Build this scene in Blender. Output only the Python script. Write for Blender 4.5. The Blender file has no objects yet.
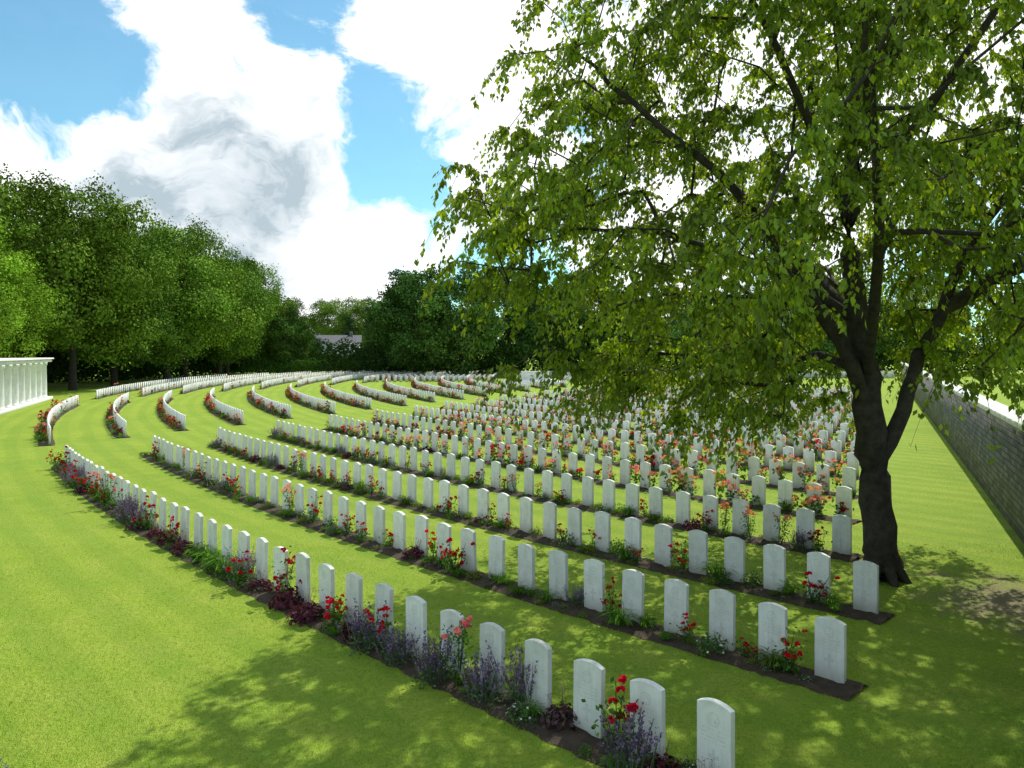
import bpy, math, random
import numpy as np
from mathutils import Vector
random.seed(7); rng=np.random.default_rng(11)
scene=bpy.context.scene
F=804.0; CAMH=4.1
# ------------------------------------------------------------ node helpers
def mat_new(name):
    m=bpy.data.materials.new(name); m.use_nodes=True
    nt=m.node_tree; nt.nodes.clear()
    out=nt.nodes.new('ShaderNodeOutputMaterial')
    return m,nt,out
class NT:
    def __init__(s,nt): s.nt=nt
    def n(s,t,**k):
        nd=s.nt.nodes.new(t)
        for a,b in k.items(): setattr(nd,a,b)
        return nd
    def l(s,a,b): s.nt.links.new(a,b)
    def put(s,sock,v):
        if isinstance(v,bpy.types.NodeSocket): s.l(v,sock)
        elif v is not None: sock.default_value=v
    def math(s,op,a,b=None,c=None,clamp=False):
        nd=s.n('ShaderNodeMath',operation=op); nd.use_clamp=clamp
        s.put(nd.inputs[0],a)
        if b is not None: s.put(nd.inputs[1],b)
        if c is not None: s.put(nd.inputs[2],c)
        return nd.outputs[0]
    def vmath(s,op,a,b=None,out=0):
        nd=s.n('ShaderNodeVectorMath',operation=op)
        s.put(nd.inputs[0],a)
        if b is not None: s.put(nd.inputs[1],b)
        return nd.outputs[out]
    def mr(s,v,a,b,c=0.0,d=1.0,smooth=False):
        nd=s.n('ShaderNodeMapRange'); nd.clamp=True
        if smooth: nd.interpolation_type='SMOOTHSTEP'
        s.put(nd.inputs[0],v)
        for i,q in enumerate((a,b,c,d)): nd.inputs[i+1].default_value=q
        return nd.outputs[0]
    def mix(s,f,a,b,blend='MIX'):
        nd=s.n('ShaderNodeMix',data_type='RGBA',blend_type=blend)
        s.put(nd.inputs[0],f)
        for i,v in ((6,a),(7,b)):
            if isinstance(v,tuple) and len(v)==3: v=(*v,1)
            s.put(nd.inputs[i],v)
        return nd.outputs[2]
    def noise(s,vec,scale,detail=4,rough=.55):
        nd=s.n('ShaderNodeTexNoise'); s.put(nd.inputs['Vector'],vec)
        nd.inputs['Scale'].default_value=scale; nd.inputs['Detail'].default_value=detail; nd.inputs['Roughness'].default_value=rough
        return nd.outputs[0]
    def sep(s,v):
        nd=s.n('ShaderNodeSeparateXYZ'); s.put(nd.inputs[0],v); return nd.outputs
    def comb(s,x,y,z):
        nd=s.n('ShaderNodeCombineXYZ')
        for i,v in enumerate((x,y,z)): s.put(nd.inputs[i],v)
        return nd.outputs[0]
    def princ(s,col,rough=.8,bump=None,bstr=.3,bdist=.01,spec=.3):
        nd=s.n('ShaderNodeBsdfPrincipled')
        s.put(nd.inputs['Base Color'],(*col,1) if isinstance(col,tuple) else col)
        s.put(nd.inputs['Roughness'],rough)
        nd.inputs['Specular IOR Level'].default_value=spec
        if bump is not None:
            b=s.n('ShaderNodeBump'); b.inputs['Strength'].default_value=bstr; b.inputs['Distance'].default_value=bdist
            s.l(bump,b.inputs['Height']); s.l(b.outputs[0],nd.inputs['Normal'])
        return nd.outputs[0]
def foliage_mat(name,transl=.35,rough=.5,var=.25,spec=.3,diffuse=False):
    m,nt,out=mat_new(name); h=NT(nt)
    at=h.n('ShaderNodeAttribute',attribute_name='Col')
    col=at.outputs['Color']
    if var>0:
        oi=h.n('ShaderNodeObjectInfo')
        v=h.mr(oi.outputs['Random'],0,1,1-var,1+var)
        col=h.vmath('MULTIPLY',col,h.comb(v,v,v))
    if diffuse:
        p=h.n('ShaderNodeBsdfDiffuse'); h.l(col,p.inputs[0]); p=p.outputs[0]
    else: p=h.princ(col,rough,spec=spec)
    if transl<=0:
        h.l(p,out.inputs[0]); return m
    t=h.n('ShaderNodeBsdfTranslucent')
    tc=h.vmath('MULTIPLY',col,(1.5,1.35,.5))
    h.l(tc,t.inputs[0])
    mx=h.n('ShaderNodeMixShader'); mx.inputs[0].default_value=transl
    h.l(p,mx.inputs[1]); h.l(t.outputs[0],mx.inputs[2]); h.l(mx.outputs[0],out.inputs[0])
    return m
def simple_mat(name,c1,c2,scale=3,rough=.85,bstr=.3,bscale=60,bdist=.01):
    m,nt,out=mat_new(name); h=NT(nt)
    tc=h.n('ShaderNodeTexCoord').outputs['Object']
    n=h.noise(tc,scale,5,.6); b=h.noise(tc,bscale,3,.6)
    col=h.mix(h.mr(n,.3,.7),c1,c2)
    h.l(h.princ(col,rough,b,bstr,bdist),out.inputs[0]); return m
# ------------------------------------------------------------ mesh helpers
class MB:
    def __init__(s): s.V=[];s.Q=[];s.C=[];s.n=0
    def add(s,V,Q,C):
        V=np.asarray(V,float).reshape(-1,3)
        C=np.asarray(C,float)
        if C.ndim==1: C=np.tile(C,(len(V),1))
        s.V.append(V);s.Q.append(np.asarray(Q,int).reshape(-1,4)+s.n);s.C.append(C);s.n+=len(V)
    def arr(s): return np.concatenate(s.V),np.concatenate(s.Q),np.concatenate(s.C)
def mesh_from(name,V,Q,C=None,mats=(),smooth=False):
    me=bpy.data.meshes.new(name)
    me.vertices.add(len(V)); me.vertices.foreach_set('co',np.ascontiguousarray(V,dtype=np.float32).ravel())
    me.loops.add(len(Q)*4); me.loops.foreach_set('vertex_index',np.ascontiguousarray(Q,dtype=np.int32).ravel())
    me.polygons.add(len(Q)); me.polygons.foreach_set('loop_start',np.arange(0,len(Q)*4,4,dtype=np.int32))
    me.polygons.foreach_set('loop_total',np.full(len(Q),4,dtype=np.int32))
    if C is not None:
        at=me.color_attributes.new('Col','FLOAT_COLOR','POINT')
        at.data.foreach_set('color',np.concatenate([C,np.ones((len(C),1))],1).astype(np.float32).ravel())
    for m in mats: me.materials.append(m)
    me.update(); me.validate()
    if smooth: me.polygons.foreach_set('use_smooth',np.ones(len(me.polygons),bool))
    return me
def obj(name,me,loc=(0,0,0),rot=(0,0,0),sc=(1,1,1),parent=None):
    o=bpy.data.objects.new(name,me); scene.collection.objects.link(o)
    o.location=loc;o.rotation_euler=rot;o.scale=sc
    if parent: o.parent=parent
    return o
def nrm(v): return v/np.maximum(np.linalg.norm(v,axis=-1,keepdims=True),1e-9)
def rdir(n): return nrm(rng.normal(size=(n,3)))
def leaves(mb,p,d,n,L,W,C):
    p=np.asarray(p,float);N=len(p)
    if N==0:return
    d=nrm(d); s=nrm(np.cross(d,n)); L=np.broadcast_to(np.asarray(L,float).reshape(-1,1),(N,1)); W=np.broadcast_to(np.asarray(W,float).reshape(-1,1),(N,1))
    nn=np.cross(s,d)
    V=np.stack([p,p+d*L*.45+s*W*.5,p+d*L-nn*L*.12,p+d*L*.45-s*W*.5],1).reshape(-1,3)
    Q=np.arange(4*N).reshape(-1,4)
    C=np.asarray(C,float)
    if C.ndim==1: C=np.tile(C,(N,1))
    mb.add(V,Q,np.repeat(C,4,0))
def tube(mb,P,R,C,k=6):
    P=np.asarray(P,float);n=len(P)
    T=nrm(np.gradient(P,axis=0))
    ref=np.array([[0,0,1.]]) if abs(T[0,2])<.9 else np.array([[1.,0,0]])
    ref=np.broadcast_to(ref,T.shape)
    A=nrm(np.cross(T,ref)+1e-6); B=np.cross(T,A)
    a=np.arange(k)*2*math.pi/k
    V=P[:,None,:]+np.asarray(R,float)[:,None,None]*(np.cos(a)[None,:,None]*A[:,None,:]+np.sin(a)[None,:,None]*B[:,None,:])
    Q=[]
    for i in range(n-1):
        for j in range(k):
            Q.append((i*k+j,i*k+(j+1)%k,(i+1)*k+(j+1)%k,(i+1)*k+j))
    mb.add(V.reshape(-1,3),Q,C)
def box(mb,x0,x1,y0,y1,z0,z1,C=(1,1,1)):
    V=[(x,y,z) for z in(z0,z1) for x,y in((x0,y0),(x1,y0),(x1,y1),(x0,y1))]
    mb.add(V,[(3,2,1,0),(4,5,6,7),(0,1,5,4),(1,2,6,5),(2,3,7,6),(3,0,4,7)],np.array(C,float))
# ------------------------------------------------------------ layout
A0=np.array([10.9,17.1]); WD=np.array([math.cos(math.radians(65.4)),math.sin(math.radians(65.4))]); WN=np.array([-WD[1],WD[0]])
CEN=np.array([107.1,114.5])
def uw(p): r=np.asarray(p)-A0; return r@WD, r@WN
CU,CW=uw(CEN)
# ------------------------------------------------------------ materials
def ground_mat():
    m,nt,out=mat_new('lawn_grass'); h=NT(nt)
    P=h.n('ShaderNodeNewGeometry').outputs['Position']
    big=h.noise(P,.2,3,.65); mid=h.noise(P,1.3,4,.7); fine=h.noise(P,16,3,.75); vf=h.noise(P,75,1,.7)
    dist=h.vmath('DISTANCE',P,(float(CEN[0]),float(CEN[1]),0.0),out=1)
    warp=h.math('MULTIPLY',h.math('SUBTRACT',big,.5),.5)
    st=h.math('SINE',h.math('MULTIPLY',h.math('ADD',dist,warp),2*math.pi/1.05))
    stripe=h.mr(st,-.5,.5,0,1,True)
    c=h.mix(h.mr(big,.35,.65),(.215,.355,.026),(.32,.435,.036))
    c=h.mix(h.math('MULTIPLY',h.mr(mid,.42,.70),.7),c,(.40,.45,.07))
    c=h.mix(h.math('MULTIPLY',stripe,.34),c,(.15,.29,.024))
    c=h.mix(h.mr(fine,.42,.68,.0,.6),c,(.12,.22,.018))
    c=h.mix(h.mr(vf,.45,.7,.0,.4),c,(.44,.50,.12))
    dt=h.vmath('DISTANCE',P,(8.6,13.0,0.0),out=1)
    e=h.math('ADD',h.mr(dt,.3,3.2,1,0),h.math('MULTIPLY',h.math('SUBTRACT',mid,.5),1.8))
    e=h.math('ADD',e,h.math('MULTIPLY',h.math('SUBTRACT',fine,.5),1.0))
    c=h.mix(h.mr(e,.40,.85,0,.85),c,(.27,.215,.145))
    bh=h.math('ADD',fine,h.math('MULTIPLY',vf,.6))
    h.l(h.princ(c,.9,bh,1.0,.045,spec=.1),out.inputs[0]); return m
def stone_mat():
    m,nt,out=mat_new('portland_stone'); h=NT(nt)
    wp=h.n('ShaderNodeNewGeometry').outputs['Position']
    n1=h.noise(wp,2.2,4,.65)
    c=h.mix(h.mr(n1,.35,.7),(.86,.855,.81),(.68,.68,.62))
    zz=h.sep(wp)[2]
    foot=h.mr(h.math('ADD',zz,h.math('MULTIPLY',h.math('SUBTRACT',n1,.5),.3)),.0,.2,.5,0)
    c=h.mix(foot,c,(.30,.31,.18))
    h.l(h.princ(c,.85,spec=.2),out.inputs[0]); return m
def headstone_mat():
    m,nt,out=mat_new('headstone_stone_engraved'); h=NT(nt)
    tc=h.n('ShaderNodeTexCoord').outputs['Object']
    oi=h.n('ShaderNodeObjectInfo'); off=h.math('MULTIPLY',oi.outputs['Random'],57)
    x,y,z=h.sep(tc)
    v=h.vmath('ADD',tc,h.comb(off,off,off))
    n1=h.noise(v,5.0,5,.65); n2=h.noise(v,60,3,.6)
    streak=h.noise(h.vmath('MULTIPLY',v,(18,18,1.5)),1.0,4,.6)
    c=h.mix(h.mr(n1,.35,.7),(.87,.865,.82),(.74,.74,.68))
    c=h.mix(h.mr(streak,.48,.72,0,.38),c,(.55,.56,.48))
    c=h.mix(h.mr(n2,.5,.75,0,.22),c,(.46,.46,.40))
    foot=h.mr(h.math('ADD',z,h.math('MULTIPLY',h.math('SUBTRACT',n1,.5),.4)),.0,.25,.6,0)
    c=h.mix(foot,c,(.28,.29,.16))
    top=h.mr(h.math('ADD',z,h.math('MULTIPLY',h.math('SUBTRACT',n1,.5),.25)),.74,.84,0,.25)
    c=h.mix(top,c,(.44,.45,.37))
    rnd=h.mr(oi.outputs['Random'],0,1,.86,1.04)
    c=h.vmath('MULTIPLY',c,h.comb(rnd,rnd,rnd))
    front=h.math('LESS_THAN',y,-.03)
    rr=h.vmath('LENGTH',h.comb(x,h.math('SUBTRACT',z,.64),0.0),out=1)
    ring=h.math('LESS_THAN',h.math('ABSOLUTE',h.math('SUBTRACT',rr,.062)),.006)
    badge=h.math('MULTIPLY',h.math('LESS_THAN',rr,.05),h.math('GREATER_THAN',h.noise(v,45,2,.5),.52))
    ax=h.math('ABSOLUTE',x)
    cv=h.math('MULTIPLY',h.math('LESS_THAN',ax,.018),h.math('LESS_THAN',h.math('ABSOLUTE',h.math('SUBTRACT',z,.26)),.1))
    ch=h.math('MULTIPLY',h.math('LESS_THAN',ax,.06),h.math('LESS_THAN',h.math('ABSOLUTE',h.math('SUBTRACT',z,.29)),.018))
    lines=h.math('GREATER_THAN',h.math('SINE',h.math('MULTIPLY',z,2*math.pi/.038)),.1)
    band=h.math('LESS_THAN',h.math('ABSOLUTE',h.math('SUBTRACT',z,.475)),.075)
    tx=h.math('GREATER_THAN',h.noise(h.vmath('MULTIPLY',v,(90,1,35)),1,1,.5),.5)
    text=h.math('MULTIPLY',h.math('MULTIPLY',lines,band),h.math('MULTIPLY',tx,h.math('LESS_THAN',ax,.14)))
    e=h.math('MAXIMUM',h.math('MAXIMUM',ring,badge),h.math('MAXIMUM',h.math('MAXIMUM',cv,ch),text))
    e=h.math('MULTIPLY',e,front)
    c=h.mix(h.math('MULTIPLY',e,.25),c,(.38,.38,.33))
    bh=h.math('SUBTRACT',h.math('MULTIPLY',n2,.3),e)
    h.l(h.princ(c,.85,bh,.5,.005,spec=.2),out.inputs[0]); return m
def wall_mat():
    m,nt,out=mat_new('grey_masonry'); h=NT(nt)
    tc=h.n('ShaderNodeTexCoord').outputs['Object']
    x,y,z=h.sep(tc)
    n0=h.noise(tc,3,3,.6)
    br=h.n('ShaderNodeTexBrick'); h.l(h.comb(h.math('ADD',x,h.math('MULTIPLY',n0,.05)),h.math('ADD',z,h.math('MULTIPLY',n0,.03)),0.0),br.inputs['Vector'])
    br.inputs['Scale'].default_value=1; br.inputs['Brick Width'].default_value=.42; br.inputs['Row Height'].default_value=.15; br.inputs['Mortar Size'].default_value=.014; br.inputs['Mortar Smooth'].default_value=.3
    br.inputs['Color1'].default_value=(.10,.10,.09,1);br.inputs['Color2'].default_value=(.23,.225,.20,1);br.inputs['Mortar'].default_value=(.05,.048,.042,1)
    n=h.noise(tc,.9,5,.7); nf=h.noise(tc,14,3,.7)
    c=h.mix(h.mr(n,.42,.7,0,.55),br.outputs[0],(.08,.09,.05))
    c=h.mix(h.mr(nf,.4,.7,0,.4),c,(.25,.245,.22))
    bh=h.math('SUBTRACT',h.math('MULTIPLY',nf,.6),br.outputs[1])
    h.l(h.princ(c,.9,bh,.8,.025),out.inputs[0]); return m
M_ground=ground_mat(); M_stone=stone_mat(); M_head=headstone_mat(); M_wall=wall_mat()
M_soil=simple_mat('bed_soil',(.045,.032,.022),(.095,.068,.045),6,.95,.9,45,.04)
M_leaf=foliage_mat('tree_leaves_big',.5,.42,.0,.35)
M_bgleaf=foliage_mat('tree_foliage',0,.6,.2,.15,True)
M_plant=foliage_mat('bed_plants',.2,.55,.0,.25,True)
M_bark=simple_mat('bark',(.026,.021,.015),(.07,.058,.042),7,.95,.9,25,.03)
M_coping=simple_mat('coping_stone',(.68,.68,.63),(.50,.51,.45),1.2,.85,.3,30,.006)
M_gravel=simple_mat('path_gravel',(.36,.31,.24),(.27,.23,.18),1.5,.95,.5,60,.01)
M_render=simple_mat('house_render',(.75,.74,.7),(.66,.65,.62),.5,.8,.1,10)
M_slate=simple_mat('roof_slate',(.07,.075,.085),(.11,.11,.12),1,.7,.3,8)
M_glass=simple_mat('window_glass',(.03,.04,.05),(.05,.06,.07),1,.15,.0,8)
# ------------------------------------------------------------ ground
me=mesh_from('lawn',np.array([(-1500,-200,0),(1500,-200,0),(1500,2600,0),(-1500,2600,0)]),np.array([(0,1,2,3)]),None,[M_ground])
obj('lawn',me)
# ------------------------------------------------------------ headstones
import bmesh
def headstone_mesh():
    bm=bmesh.new(); w=.188;t=.036;z0=-.06;zs=.765;zt=.81
    prof=[(-w,z0),(w,z0),(w,zs)]
    for i in range(1,12):
        x=w-2*w*i/12; prof.append((x,zs+(zt-zs)*(1-(x/w)**2)))
    prof.append((-w,zs))
    f=bm.faces.new([bm.verts.new((x,-t,z)) for x,z in prof])
    r=bmesh.ops.extrude_face_region(bm,geom=[f])
    bmesh.ops.translate(bm,verts=[v for v in r['geom'] if isinstance(v,bmesh.types.BMVert)],vec=(0,2*t,0))
    bmesh.ops.recalc_face_normals(bm,faces=bm.faces)
    es=[e for e in bm.edges if len(e.link_faces)==2 and e.calc_face_angle()>1.2]
    bmesh.ops.bevel(bm,geom=es,offset=.005,segments=1,affect='EDGES')
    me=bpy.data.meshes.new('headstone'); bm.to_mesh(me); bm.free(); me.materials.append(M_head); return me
HS=headstone_mesh()
def hs_simple():
    w=.185;t=.036
    pr=[(-w,-.05),(w,-.05),(w,.765),(.1,.8),(0,.81),(-.1,.8),(-w,.765)]
    V=[(x,-t,z) for x,z in pr]+[(x,t,z) for x,z in pr]; n=7
    Q=[(0,1,2,6),(2,3,5,6),(8,7,13,9),(10,9,13,12)]
    for i in range(n):
        j=(i+1)%n; Q.append((i,i+n,j+n,j))
    V+=[(0,-t,.79),(0,t,.79)]
    Q+=[(3,4,5,14),(12,11,10,15)]
    return np.array(V,float),np.array(Q)
HSV,HSQ=hs_simple()
def blocks(k,w,u):
    if w<2.95: return 0
    if w<=29.4 and u<=66-0.1*w: return 1
    if 35.5<=w<=59 and u<=100: return 2
    if 64.5<=w<=92 and u<=122: return 3
    return 0
MEM=np.array([3.0,104.0])
RADS=[150,146.8,143.8,140.5,137.1]+[137.1-3.4*i for i in range(1,18)]
rows=[]
for k,R in enumerate(RADS):
    w0=[4.2,3.35,3.0,3.5][k] if k<4 else 3.6
    u0=CU-math.sqrt(R*R-(w0-CW)**2)
    p0=A0+u0*WD+w0*WN
    ph=math.atan2(p0[1]-CEN[1],p0[0]-CEN[0])%(2*math.pi)
    segs={}
    while ph>math.radians(140):
        p=CEN+R*np.array([math.cos(ph),math.sin(ph)])
        u,w=uw(p); b=blocks(k,w,u)
        if b and np.linalg.norm(p-MEM)>9 : segs.setdefault(b,[]).append((p,ph))
        ph-=.762/R
    for b,s in segs.items():
        if len(s)>2: rows.append((k,b,R,s))
# ------------------------------------------------------------ plants
GREEN=np.array([.085,.18,.03]); 
def P_rose(col,lod,h=.6):
    mb=MB(); ns=6 if lod else 5
    tips=[]
    for i in range(ns):
        a=rng.uniform(0,6.28); r=rng.uniform(.05,.24); hh=h*rng.uniform(.45,1.1)
        pts=np.array([(0,0,0),(r*.5*math.cos(a),r*.5*math.sin(a),hh*.5),(r*math.cos(a),r*math.sin(a),hh)])
        if lod: tube(mb,pts,[.007,.005,.004],GREEN*.6,3)
        tips.append(pts[2])
        n=26 if lod else 9
        t=rng.uniform(.1,.97,(n,1)); p=pts[0]*(1-t)+pts[2]*t+rng.normal(size=(n,3))*.065
        d=rdir(n)+np.array([0,0,.1]); 
        c=GREEN*rng.uniform(.5,1.4,(n,1))
        leaves(mb,p,d,rdir(n)+np.array([0,0,1.2]),.06 if lod else .12,.04 if lod else .09,c)
    for ti,tpt in enumerate(tips):
        for q in range(rng.integers(1,3)):
            c0=tpt+rng.normal(size=3)*np.array([.06,.06,.03])
            n=16 if lod else 4
            d=rdir(n); d[:,2]=np.abs(d[:,2])*.8+.1; d=nrm(d)
            r=.026 if lod else .035
            leaves(mb,c0+d*r*.5-np.array([0,0,.02]),np.cross(d,rdir(n))+d*.5,d,.042 if lod else .10,.048 if lod else .10,np.array(col)*rng.uniform(.6,1.2,(n,1)))
    return mb.arr()
def P_heuch(lod,col=(.075,.022,.035)):
    mb=MB(); n=210 if lod else 35
    d=rdir(n); d[:,2]=np.abs(d[:,2]); p=d*np.array([.24,.24,.22])*rng.uniform(.5,1.05,(n,1))
    c=np.array(col)*rng.uniform(.4,2.4,(n,1))
    leaves(mb,p,np.cross(d,rdir(n))+d*.4,d+rng.normal(size=(n,3))*.4,.058 if lod else .13,.058 if lod else .13,c)
    if lod:
        for i in range(12):
            a=rng.uniform(0,6.28);r=rng.uniform(0,.25)
            tip=np.array((r*math.cos(a),r*math.sin(a),rng.uniform(.32,.46)))
            tube(mb,[(r*.3*math.cos(a),r*.3*math.sin(a),.1),tip],[.002,.0015],(.16,.08,.07),3)
            leaves(mb,tip+rng.normal(size=(5,3))*.015,rdir(5),rdir(5),.018,.015,(.35,.22,.2))
    return mb.arr()
def P_spike(lod,col=(.22,.15,.30)):
    mb=MB(); n=52 if lod else 14
    a=rng.uniform(0,6.28,n); sp=rng.uniform(0,.65,n); hh=rng.uniform(.25,.56,n)
    d=nrm(np.stack([np.cos(a)*sp,np.sin(a)*sp,np.ones(n)],1))
    base=np.stack([np.cos(a)*.12*sp,np.sin(a)*.12*sp,np.zeros(n)],1)+rng.normal(size=(n,3))*np.array([.07,.07,0])
    leaves(mb,base,d,rdir(n),hh,.012 if lod else .03,np.array([.10,.15,.08])*rng.uniform(.6,1.3,(n,1)))
    if lod:
        for i in range(n):
            m=16; t=rng.uniform(.45,1.0,(m,1)); p=base[i]+d[i]*hh[i]*t
            leaves(mb,p,rdir(m)+d[i]*.8,rdir(m),.028,.020,np.array(col)*rng.uniform(.4,1.5,(m,1)))
    else:
        leaves(mb,base+d*hh[:,None]*.5,d,rdir(n),hh*.55,.045,np.array(col)*rng.uniform(.6,1.3,(n,1)))
    m=190 if lod else 20
    q=rdir(m);q[:,2]=np.abs(q[:,2]); p=q*np.array([.27,.27,.24])*rng.uniform(.3,1,(m,1))
    leaves(mb,p,rdir(m)+q,rdir(m)+q,.05 if lod else .12,.024 if lod else .07,np.array([.12,.19,.09])*rng.uniform(.5,1.3,(m,1)))
    return mb.arr()
def P_clump(lod,col=(.11,.24,.03),h=.32):
    mb=MB(); n=110 if lod else 26
    a=rng.uniform(0,6.28,n); sp=rng.uniform(.15,1.1,n)
    d=nrm(np.stack([np.cos(a)*sp,np.sin(a)*sp,np.ones(n)],1))
    L=h*rng.uniform(.5,1.1,n)
    p=np.zeros((n,3)); p[:,:2]=rng.normal(size=(n,2))*.04
    up=np.cross(d,np.stack([-np.sin(a),np.cos(a),0*a],1))
    w=.018 if lod else .05
    c=np.array(col)*rng.uniform(.6,1.4,(n,1))
    leaves(mb,p,d,up,L,w,c)
    d2=d.copy(); d2[:,2]-=.9
    leaves(mb,p+d*L[:,None]*.85,nrm(d2),up,L*.6,w*.9,c)
    return mb.arr()
def P_bushy(lod,col=(.07,.15,.025),h=.3,flower=None):
    mb=MB(); n=180 if lod else 36
    q=rdir(n);q[:,2]=np.abs(q[:,2]); p=q*np.array([.22,.22,h])*rng.uniform(.35,1.05,(n,1))
    leaves(mb,p,rdir(n)+q*.6,rdir(n)*.7+q,.05 if lod else .11,.033 if lod else .09,np.array(col)*rng.uniform(.5,1.6,(n,1)))
    if flower is not None:
        m=18 if lod else 8
        q=rdir(m);q[:,2]=np.abs(q[:,2])+.2;q=nrm(q)
        leaves(mb,q*np.array([.22,.22,h]),np.cross(q,rdir(m)),q,.032 if lod else .06,.032 if lod else .06,np.array(flower)*rng.uniform(.7,1.1,(m,1)))
    return mb.arr()
RED=(.62,.01,.035);CRIM=(.45,.01,.05);PINK=(.85,.28,.27);SAL=(.88,.35,.20)
def protos(lod):
    return dict(red=[P_rose(RED if i%3 else CRIM,lod,rng.uniform(.35,.62)) for i in range(7)],
     pink=[P_rose(PINK,lod,rng.uniform(.55,.88)) for _ in range(3)]+[P_rose(SAL,lod,rng.uniform(.55,.88)) for _ in range(3)],
     heu=[P_heuch(lod) for _ in range(3)]+[P_heuch(lod,(.06,.035,.04))], spk=[P_spike(lod) for _ in range(3)],
     clump=[P_clump(lod) for _ in range(3)]+[P_clump(lod,(.14,.22,.04),.24)],
     bush=[P_bushy(lod),P_bushy(lod,(.11,.2,.03),.2),P_bushy(lod,(.12,.17,.12),.22),P_bushy(lod,(.07,.14,.04),.25,(.8,.78,.7)),P_bushy(lod,(.15,.2,.03),.18),P_bushy(lod,(.08,.15,.04),.24,(.6,.15,.3))])
PH=protos(True);PL=protos(False)
def inst(mb,pr,p,z,s):
    V,Q,C=pr; a=rng.uniform(0,6.28); ca,sa=math.cos(a)*s,math.sin(a)*s
    W=np.empty_like(V); W[:,0]=V[:,0]*ca-V[:,1]*sa+p[0]; W[:,1]=V[:,0]*sa+V[:,1]*ca+p[1]; W[:,2]=V[:,2]*s*rng.uniform(.8,1.15)+z
    mb.add(W,Q,C*rng.uniform(.8,1.2))
def bedstrip(R,ph0,ph1,name,fine):
    L=abs(ph1-ph0)*R; n=max(3,int(L/(.12 if fine else .5))); m=8
    ph=np.linspace(ph0,ph1,n)
    offs=np.linspace(.45,-.20,m)
    V=[]
    for i in range(n):
        j0=rng.normal()*.022;j1=rng.normal()*.022
        for j,o in enumerate(offs):
            oo=o+(j0 if j==0 else j1 if j==m-1 else 0)
            r=R+oo; z=.004 if j in(0,m-1) else .03+rng.normal()*.016
            V.append((CEN[0]+r*math.cos(ph[i]),CEN[1]+r*math.sin(ph[i]),max(z,.004)))
    Q=[(i*m+j,i*m+j+1,(i+1)*m+j+1,(i+1)*m+j) for i in range(n-1) for j in range(m-1)]
    me=mesh_from(name,np.array(V),np.array(Q),None,[M_soil],True)
    if me.polygons[0].normal.z<0: me.flip_normals()
    obj(name,me)
for (k,b,R,s) in rows:
    near=(b==1 and k<=5)
    if near:
        for p,ph in s:
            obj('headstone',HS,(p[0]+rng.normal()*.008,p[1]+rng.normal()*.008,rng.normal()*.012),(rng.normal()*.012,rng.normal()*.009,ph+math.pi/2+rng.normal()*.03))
    else:
        mb=MB()
        for p,ph in s:
            a=ph+math.pi/2+rng.normal()*.02; ca,sa=math.cos(a),math.sin(a)
            V=HSV.copy(); V[:,0],V[:,1]=HSV[:,0]*ca-HSV[:,1]*sa+p[0],HSV[:,0]*sa+HSV[:,1]*ca+p[1]
            V[:,2]+=rng.normal()*.01
            mb.add(V,HSQ,(1,1,1))
        V,Q,C=mb.arr(); obj('headstone_row',mesh_from('headstone_row',V,Q,None,[M_stone]))
    e=.40/R
    bedstrip(R,s[0][1]+e,s[-1][1]-e,'flower_bed_soil',b==1 and k<6)
    mb=MB(); P=PH if (b==1 and k<=3) else PL
    for i,(p,ph) in enumerate(s):
        w=uw(p)[1]; far_left=w>14
        for half in (0,.5):
            if half==0 and rng.random()<(.25 if k==0 else .42): continue
            if half==.5 and rng.random()<.06: continue
            pp=ph-half*.762/R+rng.normal()*.06/R
            off=rng.uniform(.14,.34) if half==0 else rng.uniform(-.05,.26)
            if k==0: off+=.06
            pk=.75 if (b==1 and k>=4) else (.15 if k>=3 and b==1 else .02)
            if b==1 and k>=4 and w>22: pk=.25
            if half==0: pr=np.array([.14,0,.12,.09,.26,.39])
            else: pr=np.array([.58,0,.05,.04,.12,.21])
            if b>=2: pr=np.array([.28,0,.10,.08,.20,.34]); pk=.14
            if k==0 and b==1: pr=np.array([.36 if far_left or half else .14,0,.24,.20,.05,.15])
            t=pk*(pr[0]+.1); pr=pr*(1-t); pr[1]=t*(2.5 if half else 1.2); pr/=pr.sum()
            kind=['red','pink','heu','spk','clump','bush'][rng.choice(6,p=pr)]
            Lp=P[kind]; q=CEN+(R+off)*np.array([math.cos(pp),math.sin(pp)])
            inst(mb,Lp[rng.integers(len(Lp))],q,.02,rng.uniform(.65,1.1) if k else rng.uniform(.85,1.25))
            if P is PH:
                for _ in range(3):
                    if rng.random()<.75:
                        Lp=P['bush' if rng.random()<.8 else 'clump']; pq=pp+rng.uniform(-.3,.3)/R; q=CEN+(R+rng.uniform(-.1,.42))*np.array([math.cos(pq),math.sin(pq)])
                        inst(mb,Lp[rng.integers(len(Lp))],q,.02,rng.uniform(.22,.6))
    V,Q,C=mb.arr(); obj('flower_bed_planting',mesh_from('flower_bed_planting',V,Q,C,[M_plant]))
mb=MB()
for i in range(12):
    q=np.array([-5.6,8.3])+np.array([-.62,.78])*(i-8)*.5+rng.normal(size=2)*.08
    Lp=PH[['heu','bush','spk'][i%3]]; inst(mb,Lp[0],q,.02,.8)
V,Q,C=mb.arr(); obj('flower_bed_planting',mesh_from('flower_bed_planting',V,Q,C,[M_plant]))
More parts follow.
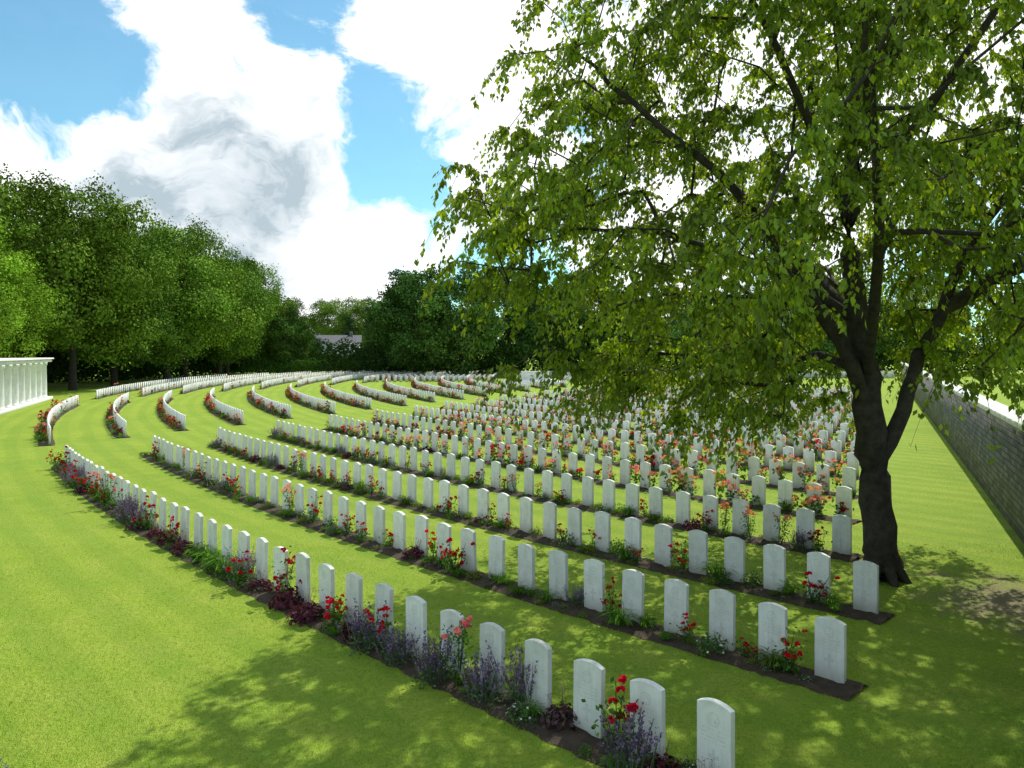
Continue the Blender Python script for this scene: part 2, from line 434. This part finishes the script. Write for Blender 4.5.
for d in (110,115,120):
    mb=MB();pm=MB()
    for x in np.arange(-20,38,.8):
        if abs(x-3)<5 : continue
        V=HSV.copy(); V[:,0]+=x; V[:,1]+=d; mb.add(V,HSQ,(1,1,1))
        if rng.random()<.6:
            Lp=PL[['red','red','bush','pink'][rng.integers(4)]]; inst(pm,Lp[rng.integers(len(Lp))],(x+.4,d-.25),0,1.)
    V,Q,C=mb.arr(); obj('headstone_row',mesh_from('headstone_row',V,Q,None,[M_stone]))
    V,Q,C=pm.arr(); obj('flower_bed_planting',mesh_from('flower_bed_planting',V,Q,C,[M_plant]))
# ------------------------------------------------------------ grass blades in the foreground
N=130000
gy=6.2+ (rng.random(N)**1.5)*11; gx=(rng.random(N)*2-1)*(gy*.68+.5)
rr=np.hypot(gx-CEN[0],gy-CEN[1]); keep=np.ones(N,bool)
for R in RADS[:5]: keep&=~((rr<R+.43)&(rr>R-.18)&(gx<7.2))
keep&=np.hypot(gx-8.6,gy-13)>1.2
keep&=((gx-A0[0])*WN[0]+(gy-A0[1])*WN[1])>.1
gx,gy=gx[keep],gy[keep]; N=len(gx)
mb=MB(); d=np.stack([rng.normal(size=N)*.55,rng.normal(size=N)*.55,np.ones(N)],1)
leaves(mb,np.stack([gx,gy,np.zeros(N)],1),d,rdir(N),rng.uniform(.018,.042,N),rng.uniform(.004,.007,N),np.array([.26,.41,.045])*rng.uniform(.6,1.4,(N,1))*np.stack([rng.uniform(.85,1.3,N),np.ones(N),np.ones(N)],1))
V,Q,C=mb.arr(); obj('grass',mesh_from('grass',V,Q,C,[M_plant]))
# ------------------------------------------------------------ boundary wall (right)
wall=bpy.data.objects.new('boundary_wall',None); scene.collection.objects.link(wall)
ang=math.atan2(WD[1],WD[0])
wall.location=(A0[0],A0[1],0); wall.rotation_euler=(0,0,ang)
mb=MB(); box(mb,-22,112,-.38,0,-.1,2.42); V,Q,C=mb.arr(); obj('masonry',mesh_from('masonry',V,Q,None,[M_wall]),parent=wall)
mb=MB(); x=-22
while x<112:
    box(mb,x+.004,x+.9-.004,-.52,.06,2.423,2.56); x+=.9
V,Q,C=mb.arr(); o=obj('coping',mesh_from('coping',V,Q,None,[M_coping]),parent=wall)
bv=o.modifiers.new('b','BEVEL'); bv.width=.012; bv.segments=2
bw=bpy.data.objects.new('boundary_wall',None); scene.collection.objects.link(bw); bw.location=(0,126,0)
mb=MB(); box(mb,6,60,0,.35,-.1,1.0); V,Q,C=mb.arr(); obj('masonry',mesh_from('masonry',V,Q,None,[M_coping]),parent=bw)
mb=MB(); box(mb,5.9,60.1,-.06,.41,1.003,1.12); V,Q,C=mb.arr(); obj('coping',mesh_from('coping',V,Q,None,[M_coping]),parent=bw)
sr=bpy.data.objects.new('stone_of_remembrance',None); scene.collection.objects.link(sr); sr.location=(MEM[0],MEM[1],0)
for i,(hw,hd,z0,z1) in enumerate([(4.0,2.4,-.05,.18),(3.4,1.8,.18,.36),(2.8,1.3,.36,.54),(1.95,.55,.54,.72),(1.8,.42,.72,1.5),(1.85,.46,1.5,1.62)]):
    mb=MB(); box(mb,-hw,hw,-hd,hd,z0+.001,z1); V,Q,C=mb.arr()
    o=obj('step_%d'%(i+1) if i<4 else ('altar_block' if i==4 else 'altar_top'),mesh_from('altar_part',V,Q,None,[M_stone]),parent=sr)
    bv=o.modifiers.new('b','BEVEL'); bv.width=.02
# colonnade on the left
cl=bpy.data.objects.new('memorial_colonnade',None); scene.collection.objects.link(cl)
c0=np.array([-35.6,57.]);c1=np.array([-40.6,70.]); dv=(c1-c0)/np.linalg.norm(c1-c0)
cl.location=(c0[0],c0[1],0); cl.rotation_euler=(0,0,math.atan2(dv[1],dv[0]))
Lc=float(np.linalg.norm(c1-c0))
def part(name,bx,mat=M_stone,par=cl,bev=.02):
    mb=MB(); 
    for q in bx: box(mb,*q)
    V,Q,C=mb.arr(); o=obj(name,mesh_from(name,V,Q,None,[mat]),parent=par)
    if bev: 
        bvv=o.modifiers.new('b','BEVEL'); bvv.width=bev
# local +x runs away from the camera, local -y faces the lawn
part('plinth',[(-9,Lc+.4,-.5,3.2,-.05,.22)])
part('entablature',[(-9,Lc+.4,-.42,3.1,3.25,3.48)])
part('cornice',[(-9.15,Lc+.55,-.56,3.2,3.483,3.6)])
part('rear_wall',[(-8.9,Lc+.3,2.8,3.0,.22,3.25)],M_wall)
xs=np.arange(-8.4,Lc+.1,2.25)
for i,xx in enumerate(xs):
    mb=MB(); zz=[.22,.34,.36,.5,2.95,2.99,3.11]
    tube(mb,[(xx,0,z) for z in zz],[.52,.52,.46,.44,.40,.45,.48],(1,1,1),20)
    V,Q,C=mb.arr(); obj('column_%d'%(i+1),mesh_from('column',V,Q,None,[M_stone],True),parent=cl)
part('capitals',[(xx-.5,xx+.5,-.39,.5,3.11,3.247) for xx in xs])
hs=bpy.data.objects.new('white_house',None); scene.collection.objects.link(hs); hs.location=(-43.5,200,0); hs.rotation_euler=(0,0,.15)
part('walls',[(-5.5,5.5,-4,4,0,6.6)],M_render,hs,0)
rv=np.array([(-6,-4.6,6.5),(6,-4.6,6.5),(6,4.6,6.5),(-6,4.6,6.5),(-6,0,8.3),(6,0,8.3)])
me=bpy.data.meshes.new('roof'); me.from_pydata(rv.tolist(),[],[(0,1,5,4),(2,3,4,5),(3,0,4),(1,2,5),(3,2,1,0)]); me.materials.append(M_slate); obj('roof',me,parent=hs)
part('windows',[(x-.6,x+.6,-4.05,-3.9,z,z+1.4) for x in(-4.2,-1.5,1.5,4.2) for z in(1,4.5)],M_glass,hs,0)
part('chimney',[(3,3.8,-.4,.4,7.4,9.2)],M_wall,hs,0)
me=mesh_from('gravel_path',np.array([(-75,100,.004),(-47,100,.004),(-47,102.5,.004),(-75,102.5,.004)]),np.array([(0,1,2,3)]),None,[M_gravel]); obj('gravel_path',me)
# ------------------------------------------------------------ background trees
BARKC=np.array([.05,.04,.03])
def bgtree(seed,H,Rr,nleaf,ls,col,cb=.16,nl=60):
    global rng
    rng=np.random.default_rng(seed)
    mb=MB(); cz=H*(cb+1)/2; hz=H*(1-cb)/2
    d=rdir(nl); rad=rng.uniform(.45,.92,(nl,1)); 
    c=d*rad*np.array([Rr,Rr,hz]); 
    c[:,2]=np.where(c[:,2]<0,c[:,2]*.95,c[:,2]); c[:,2]+=cz
    lr=rng.uniform(.11,.30,nl)*Rr
    tint=rng.uniform(.6,1.35,nl)
    pick=rng.choice(nl,nleaf,p=lr**2/np.sum(lr**2))
    q=rdir(nleaf); outw=nrm(c[pick]-np.array([0,0,cz*.8])); q=nrm(q+outw*.55+np.array([0,0,.15]))
    bump=1+.22*np.sin(q[:,0]*7+pick)*np.sin(q[:,1]*8+pick*2)+.15*np.sin(q[:,2]*11+pick)
    rr=(lr[pick]*bump)[:,None]*rng.normal(1,.20,(nleaf,1))
    p=c[pick]+q*rr*np.array([1,1,.85])
    nn=q+rng.normal(size=(nleaf,3))*.6
    dd=np.cross(nn,rdir(nleaf))
    C=np.array(col)*tint[pick][:,None]*rng.uniform(.55,1.4,(nleaf,1))
    leaves(mb,p,dd,nn,ls*rng.uniform(.6,1.3,nleaf),ls*.75*rng.uniform(.6,1.3,nleaf),C)
    V,Q,Cc=mb.arr()
    tb=MB(); tube(tb,[(0,0,-.2),(0,0,H*.2),(.2,.1,H*.5),(0,0,H*.8)],[H*.022,H*.017,H*.011,.05],BARKC,8)
    for i in range(12):
        tgt=c[rng.integers(nl)]; z=H*rng.uniform(.18,.55)
        mid=np.array([tgt[0]*.45,tgt[1]*.45,(z+tgt[2])/2+.5])
        tube(tb,[(0,0,z),mid,tgt],[H*.008,H*.005,.03],BARKC,5)
    V2,Q2,C2=tb.arr()
    me=mesh_from('tree',np.concatenate([V,V2]),np.concatenate([Q,Q2+len(V)]),np.concatenate([Cc,C2]),[M_bgleaf,M_bark])
    mi=np.zeros(len(me.polygons),np.int32); mi[len(Q):]=1; me.polygons.foreach_set('material_index',mi)
    return me
TB=[bgtree(1,20,8.2,36000,.33,(.14,.235,.032),.10,90),bgtree(2,20,7.4,34000,.33,(.125,.215,.034),.08,85),bgtree(3,20,8.8,38000,.34,(.16,.25,.032),.10,95)]
TD=[bgtree(4,18,7.5,26000,.42,(.075,.15,.034),.04,75),bgtree(5,18,6.5,24000,.42,(.095,.175,.034),.04,70)]
TC=bgtree(8,18,3.2,12000,.4,(.05,.10,.035),.05,50)
TN=bgtree(6,17,6.5,60000,.2,(.21,.35,.032),.10,110)
rng=np.random.default_rng(99)
def T(me,x,y,s,sz=1,name='deciduous_tree'):
    obj(name,me,(x,y,0),(0,0,rng.uniform(0,6.28)),(s,s,s*sz))
T(TN,-46.5,68,1.05,.85); T(TB[0],-54,66,1.15,1.12)
T(TB[2],-58,76,1.1,1.18);T(TB[2],-47,86,1.0,1.08);T(TB[1],-48,97,1.0,1.04);T(TB[0],-46,107,1.05,1.02);T(TB[2],-48,118,1.03,1.06)
T(TB[1],-47,129,1.05,1.02);T(TB[0],-50,141,1.05,1.0);T(TB[2],-52,155,1.05,1.0);T(TB[2],-62,92,1.15,1.05);T(TB[1],-62,108,1.15,1.05);T(TB[0],-62,126,1.15,1.0)
T(TD[1],-43,152,.72,1);T(TD[0],-52,172,.9,1);T(TD[0],-44,168,.55,1)
for x,y,s in ((-70,250,1.),(-58,252,1.0),(-45,240,.98),(-34,250,1.05),(-22,245,.95),(-84,240,1.1)): T(TB[int(rng.integers(3))],x,y,s)
T(TC,-37,215,.95,1,'conifer_tree');T(TC,-46,228,.85,1,'conifer_tree')
T(TD[0],-35,192,.34,1)
for x,y,s in ((-16,133,1.0),(-8,128,1.02),(-1,136,1.02),(-20,145,.85),(7,140,1.),(15,146,1.),(-27,180,.7)): T(TD[int(rng.integers(2))],x,y,s)
for i,x in enumerate(np.arange(22,130,9)): T((TD+TB[:2])[i%4],x,148+rng.normal()*5-.25*max(0,x-60),rng.uniform(.75,1.0))
def hedge(name,pts,hw,h,n,ls,col,lump=.5):
    mb=MB(); pts=np.asarray(pts,float); seg=np.linalg.norm(np.diff(pts,axis=0),axis=1); cum=np.concatenate([[0],np.cumsum(seg)])
    t=rng.uniform(0,cum[-1],n); x=np.interp(t,cum,pts[:,0]); y=np.interp(t,cum,pts[:,1])
    hh=h*(1+lump*(np.sin(t*.55)*.3+np.sin(t*1.37+1)*.25+np.sin(t*.17)*.3))
    a=rng.uniform(-.25,math.pi+.25,n); q=np.stack([np.zeros(n),-np.cos(a),np.sin(a)],1)
    cx=np.sign(q[:,1])*np.abs(q[:,1])**.5*hw; cz=np.abs(q[:,2])**.5*hh*rng.uniform(.1,1,n)**.3
    p=np.stack([x,y+cx+rng.normal(size=n)*.25,cz+rng.normal(size=n)*.12],1)
    nn=q+rng.normal(size=(n,3))*.5
    leaves(mb,p,np.cross(nn,rdir(n)),nn,ls*rng.uniform(.6,1.3,n),ls*.8,np.array(col)*rng.uniform(.6,1.4,(n,1)))
    V,Q,C=mb.arr(); obj(name,mesh_from(name,V,Q,C,[M_bgleaf]))
hedge('hedge',[(-50,150),(-24,148),(2,150)],1.2,2.6,24000,.3,(.07,.15,.025),.15)
hedge('undergrowth',[(-75,96),(-56,112),(-54,145),(-54,165)],3,4.5,22000,.45,(.04,.08,.018),.6)
hedge('undergrowth',[(-70,188),(-20,188)],3,3.8,16000,.5,(.05,.10,.02),.3)
hedge('undergrowth',[(-34,142),(0,146),(30,152),(80,154),(170,120)],3,5.5,36000,.5,(.035,.07,.018),.5)
hedge('distant_woodland',[(-220,330),(-60,330),(80,330),(330,280)],8,16,36000,1.3,(.055,.11,.03),.5)
hedge('distant_woodland',[(-75,66),(-78,100),(-75,150)],5,11,34000,.6,(.04,.09,.018),.4)
# ------------------------------------------------------------ big tree
rng=np.random.default_rng(21)
TP=np.array([6.65,14.5,0])
nodes=[];par=[];rad=[]
def addlimb(pts,rs,parent=-1):
    pts=np.array(pts,float)
    n=len(pts); t=np.linspace(0,n-1,(n-1)*3+1)
    P=np.stack([np.interp(t,range(n),pts[:,i]) for i in range(3)],1); Rr=np.interp(t,range(n),rs)
    for _ in range(2): P[1:-1]=(P[:-2]+2*P[1:-1]+P[2:])/4
    last=parent
    for i in range(len(P)):
        if i==0 and parent>=0: continue
        nodes.append(P[i]+(rng.normal(size=3)*.04 if i else 0));par.append(last);rad.append(Rr[i]);last=len(nodes)-1
    return last
def nearest(p):
    return int(np.argmin(np.linalg.norm(np.array(nodes)-np.array(p),axis=1)))
addlimb([(.05,0,-.05),(0,0,.45),(-.1,0,1.8),(-.22,0,3.1),(-.42,.1,4.6),(-.5,.2,6.5),(-.4,.2,9),(-.3,0,12)],[.34,.30,.27,.26,.20,.15,.10,.04])
def L(st,pts,rs): s=nearest(st); addlimb([nodes[s]]+pts,rs,s)
L((-.1,0,2.0),[(.3,.0,2.8),(.65,.15,3.6),(1.2,.3,4.8),(2.3,.6,6.6),(3.6,.9,8.4),(4.4,1,10)],[.15,.14,.125,.11,.085,.06,.03])
L((-.22,0,3.1),[(-.75,-.3,4.2),(-1.8,-.6,5.6),(-3.2,-.9,7.2),(-4.7,-.9,8.4),(-5.6,-.9,9.2)],[.14,.13,.10,.075,.05,.025])
L((-.42,.1,4.6),[(-1.7,.5,5.6),(-3.4,.8,6.3),(-5.0,.6,6.5),(-6.3,.4,6.1)],[.10,.08,.055,.035,.02])
L((-.42,.1,4.6),[(-.6,1.2,5.6),(-1.2,3.,7),(-1.8,4.8,8.2)],[.12,.10,.07,.03])
L((-.3,0,3.6),[(-.6,-1.3,5.0),(-1.4,-3.,6.6),(-2.2,-4.6,7.6)],[.11,.09,.06,.03])
L((1.2,.3,4.8),[(2.4,-.9,6),(3.8,-2.4,6.8),(5,-3.2,7)],[.09,.07,.05,.025])
L((1.2,.3,4.8),[(2.9,.8,5.6),(4.6,1.6,6),(6.2,2,6)],[.09,.07,.05,.025])
L((2.3,.6,6.6),[(2.9,2.2,7.6),(3.4,4.,8.4)],[.08,.06,.03])
L((-.5,.2,6.5),[(-1.5,-.4,8.2),(-2.6,-1,10),(-3.4,-1.2,11.4)],[.10,.075,.05,.03])
L((-.5,.2,6.5),[(.4,-.8,8.2),(1.3,-2,10),(1.8,-2.4,11.6)],[.09,.07,.05,.03])
L((-.5,.2,8),[(.6,1.2,9.6),(1.4,2.,11.4)],[.08,.06,.03])
nlimb=len(nodes)
Rz=lambda z: np.interp(z,[2.6,3.4,5,7,9,11,13,14.5],[5.2,6.0,6.5,7.1,6.7,5.9,3.8,1.])
mac=[]
while len(mac)<160:
    z=rng.uniform(3.2,14.0); r=Rz(z)*math.sqrt(rng.uniform(.05,.94)); a=rng.uniform(0,6.28)
    x,y=r*math.cos(a),r*math.sin(a)
    if z<4.2 and (y<-2.0 or r<1.6): continue
    if z<3.7 and abs(y)>2.8: continue
    if z<5.0 and x>1.2: continue
    if z<5.2 and y<-4: continue
    if y<-5.0: continue
    if x<-4.2 and y<-2.6: continue
    c=np.array([x,y,z])
    if any(np.linalg.norm(c-m)<1.02 for m in mac): continue
    mac.append(c)
for m in ((1.4,.8,4.7),(2.8,.2,4.9),(4.4,.6,4.7),(2.4,2.0,4.9),(5.4,.2,5.2),(3.0,-1.4,5.3),(-3.6,.2,3.3),(-2.6,.8,3.6),(-4.6,.6,3.8),(-1.6,1.2,3.9),(3.8,-.6,5.8),(-6.9,.3,6.3),(-6.4,-.2,5.6),(-7.0,0,7.2),(.6,-1.0,6.6),(1.8,-1.2,7.4),(-1.2,-1.2,7.2)): mac.append(np.array(m))
cl_=[]
for m in mac:
    for i in range(7): cl_.append(m+rng.normal(size=3)*np.array([.58,.58,.42]))
cl_=np.array(cl_)
ln=np.array(nodes)
dist=np.min(np.linalg.norm(cl_[:,None]-ln[None],axis=2),axis=1)
cl_=cl_[np.argsort(dist)]
plen=[0.]*len(nodes)
for i in range(len(nodes)):
    if par[i]>=0: plen[i]=plen[par[i]]+np.linalg.norm(nodes[i]-nodes[par[i]])
cnode=[]
for c in cl_:
    N=np.array(nodes); cost=np.linalg.norm(N-c,axis=1)+.22*np.array(plen); cost[:8]+=50
    s=int(np.argmin(cost)); a=nodes[s]; dd=np.linalg.norm(c-a); k=max(1,int(dd/.55)); last=s
    for j in range(1,k+1):
        t=j/k; p=a*(1-t)+c*t+np.array([0,0,.12*dd*math.sin(math.pi*t)])+(rng.normal(size=3)*.05 if j<k else 0)
        nodes.append(p);par.append(last);rad.append(0);plen.append(plen[last]+dd/k);last=len(nodes)-1
    cnode.append(last)
desc=np.zeros(len(nodes))
for c in cnode: desc[c]+=1
for i in range(len(nodes)-1,nlimb-1,-1): desc[par[i]]+=desc[i]
for i in range(nlimb,len(nodes)): rad[i]=.008*math.sqrt(max(desc[i],1))+.002
kids={}
for i,p in enumerate(par): kids.setdefault(p,[]).append(i)
bb=MB()
stack=[(0,-1)]
while stack:
    s,pp=stack.pop(); chain=[s] if pp<0 else [pp,s]; cur=s
    while cur in kids:
        ks=kids[cur]; best=max(ks,key=lambda q:rad[q]); 
        for q in ks:
            if q!=best: stack.append((q,cur))
        chain.append(best);cur=best
    rs=[rad[c] for c in chain]
    if pp>=0: rs[0]=min(rs[0],rs[1]*1.25)
    big=rs[0]>.05
    tube(bb,[nodes[c] for c in chain],rs,BARKC,12 if big else (6 if rs[0]>.02 else 4))
for i in range(7):
    a=i*.9+.3; tube(bb,[(.02+.12*math.cos(a),.12*math.sin(a),.7),(.02+.25*math.cos(a),.25*math.sin(a),.22),(.02+.46*math.cos(a),.46*math.sin(a),-.05)],[.1,.11,.06],BARKC,7)
V,Q,C=bb.arr()
tree=bpy.data.objects.new('large_deciduous_tree',None); scene.collection.objects.link(tree); tree.location=TP.tolist()
obj('trunk_and_branches',mesh_from('trunk_and_branches',V,Q,None,[M_bark],True),parent=tree)
lb=MB(); tw=MB()
ntw=8
for c in cnode:
    o=nodes[c]; out=nrm(np.array([o[0],o[1],0.])+1e-3)
    lc=np.array([.185,.275,.020])*rng.uniform(.7,1.3)
    for i in range(ntw):
        d=nrm(rng.normal(size=3)*np.array([1,1,.4])+out*.7); Lt=rng.uniform(.45,1.1)
        t=np.linspace(0,1,5)[:,None]
        pts=o+d*Lt*t*.75+np.array([0,0,-1.])*(t**2)*Lt*rng.uniform(.4,1.05)
        tube(tw,pts,[.006,.005,.004,.003,.002],BARKC,3)
        n=22; tt=rng.uniform(.08,1.02,n)
        p=np.stack([np.interp(tt,t[:,0],pts[:,j]) for j in range(3)],1)+rng.normal(size=(n,3))*.03
        ld=rng.normal(size=(n,3))*.5+np.array([0,0,-1.0])+out*.15
        nn=rng.normal(size=(n,3))*np.array([1,1,.8])+np.array([0,0,.5])
        s=rng.uniform(.08,.14,n)
        leaves(lb,p,ld,nn,s,s*.56,lc*rng.uniform(.65,1.35,(n,1)))
V,Q,C=tw.arr(); obj('twigs',mesh_from('twigs',V,Q,None,[M_bark]),parent=tree)
V,Q,C=lb.arr(); obj('leaves',mesh_from('leaves',V,Q,C,[M_leaf]),parent=tree)
# ------------------------------------------------------------ light
EL=math.radians(50); AZ=math.radians(62)
sd=Vector((math.cos(EL)*math.cos(AZ),math.cos(EL)*math.sin(AZ),math.sin(EL)))
sun=bpy.data.lights.new('sun','SUN'); sun.energy=5; sun.angle=math.radians(.5); sun.color=(1,.96,.87)
so=bpy.data.objects.new('sun',sun); scene.collection.objects.link(so); so.rotation_euler=sd.to_track_quat('Z','Y').to_euler()
w=bpy.data.worlds.new('World'); scene.world=w; w.use_nodes=True; nt=w.node_tree; nt.nodes.clear(); h=NT(nt)
out=h.n('ShaderNodeOutputWorld')
sky=h.n('ShaderNodeTexSky'); sky.sky_type='NISHITA'; sky.sun_disc=False; sky.sun_elevation=EL; sky.sun_rotation=math.pi/2-AZ; sky.ozone_density=1.0; sky.dust_density=.3
skc=h.vmath('MULTIPLY',sky.outputs[0],(.60,1.02,1.02))
b1=h.n('ShaderNodeBackground'); h.l(skc,b1.inputs[0]); b1.inputs[1].default_value=.145
D=h.n('ShaderNodeTexCoord').outputs['Generated']
Dn=h.vmath('NORMALIZE',D)
warp=h.n('ShaderNodeTexNoise'); h.l(Dn,warp.inputs[0]); warp.inputs['Scale'].default_value=7; warp.inputs['Detail'].default_value=4
wv=h.vmath('MULTIPLY',h.vmath('SUBTRACT',warp.outputs['Color'],(.5,.5,.5)),(.15,.15,.15))
Dw=h.vmath('ADD',Dn,wv)
n1=h.noise(h.vmath('MULTIPLY',Dw,(1,1,1.5)),7.5,7,.64)
def pdir(x,y):
    v=Vector(((x-512)/F,1,(352-y)/F)); v.normalize(); return tuple(v)
def blob(x,y,r,wt):
    d=h.vmath('DISTANCE',Dw,pdir(x,y),out=1)
    return h.math('MULTIPLY',h.mr(d,r*.2,r,1,0,True),wt)
dens=n1
for q in [(230,75,.17,.14),(310,260,.24,.22),(50,180,.16,.22),(450,15,.17,.26),(490,170,.08,.12),(180,215,.2,.18),(700,120,.4,.14),(960,60,.2,.12),
          (40,40,.15,-.20),(120,110,.08,-.07),(385,150,.11,-.24),(290,0,.08,-.22),(430,215,.06,-.13)]:
    dens=h.math('ADD',dens,blob(*q))
mask=h.mr(dens,.45,.62,.04,1,True)
n2=h.noise(h.vmath('MULTIPLY',Dw,(1,1,2.0)),10,5,.62)
sh=h.mr(n2,.42,.68,0,.42)
for q in [(225,195,.16,.80),(270,225,.10,.35),(120,165,.08,.3),(300,150,.07,.2),(480,230,.08,.15)]: sh=h.math('ADD',sh,blob(*q))
sh=h.math('MULTIPLY',sh,h.mr(n2,.30,.58,.62,1.0))
sh=h.math('MINIMUM',sh,.92)
cc=h.mix(sh,(1.5,1.5,1.5),(.42,.54,.62))
b2=h.n('ShaderNodeBackground'); h.l(cc,b2.inputs[0]); b2.inputs[1].default_value=1.0
mx=h.n('ShaderNodeMixShader'); h.l(mask,mx.inputs[0]); h.l(b1.outputs[0],mx.inputs[1]); h.l(b2.outputs[0],mx.inputs[2]); h.l(mx.outputs[0],out.inputs[0])
# ------------------------------------------------------------ camera
cam=bpy.data.cameras.new('camera'); cam.sensor_width=36; cam.lens=F/1024*36; cam.clip_end=5000; cam.shift_y=-32/1024
co=bpy.data.objects.new('camera',cam); scene.collection.objects.link(co); co.location=(0,0,CAMH); co.rotation_euler=(math.pi/2,0,0); scene.camera=co
scene.view_settings.view_transform='Standard'; scene.view_settings.look='None'; scene.view_settings.exposure=0
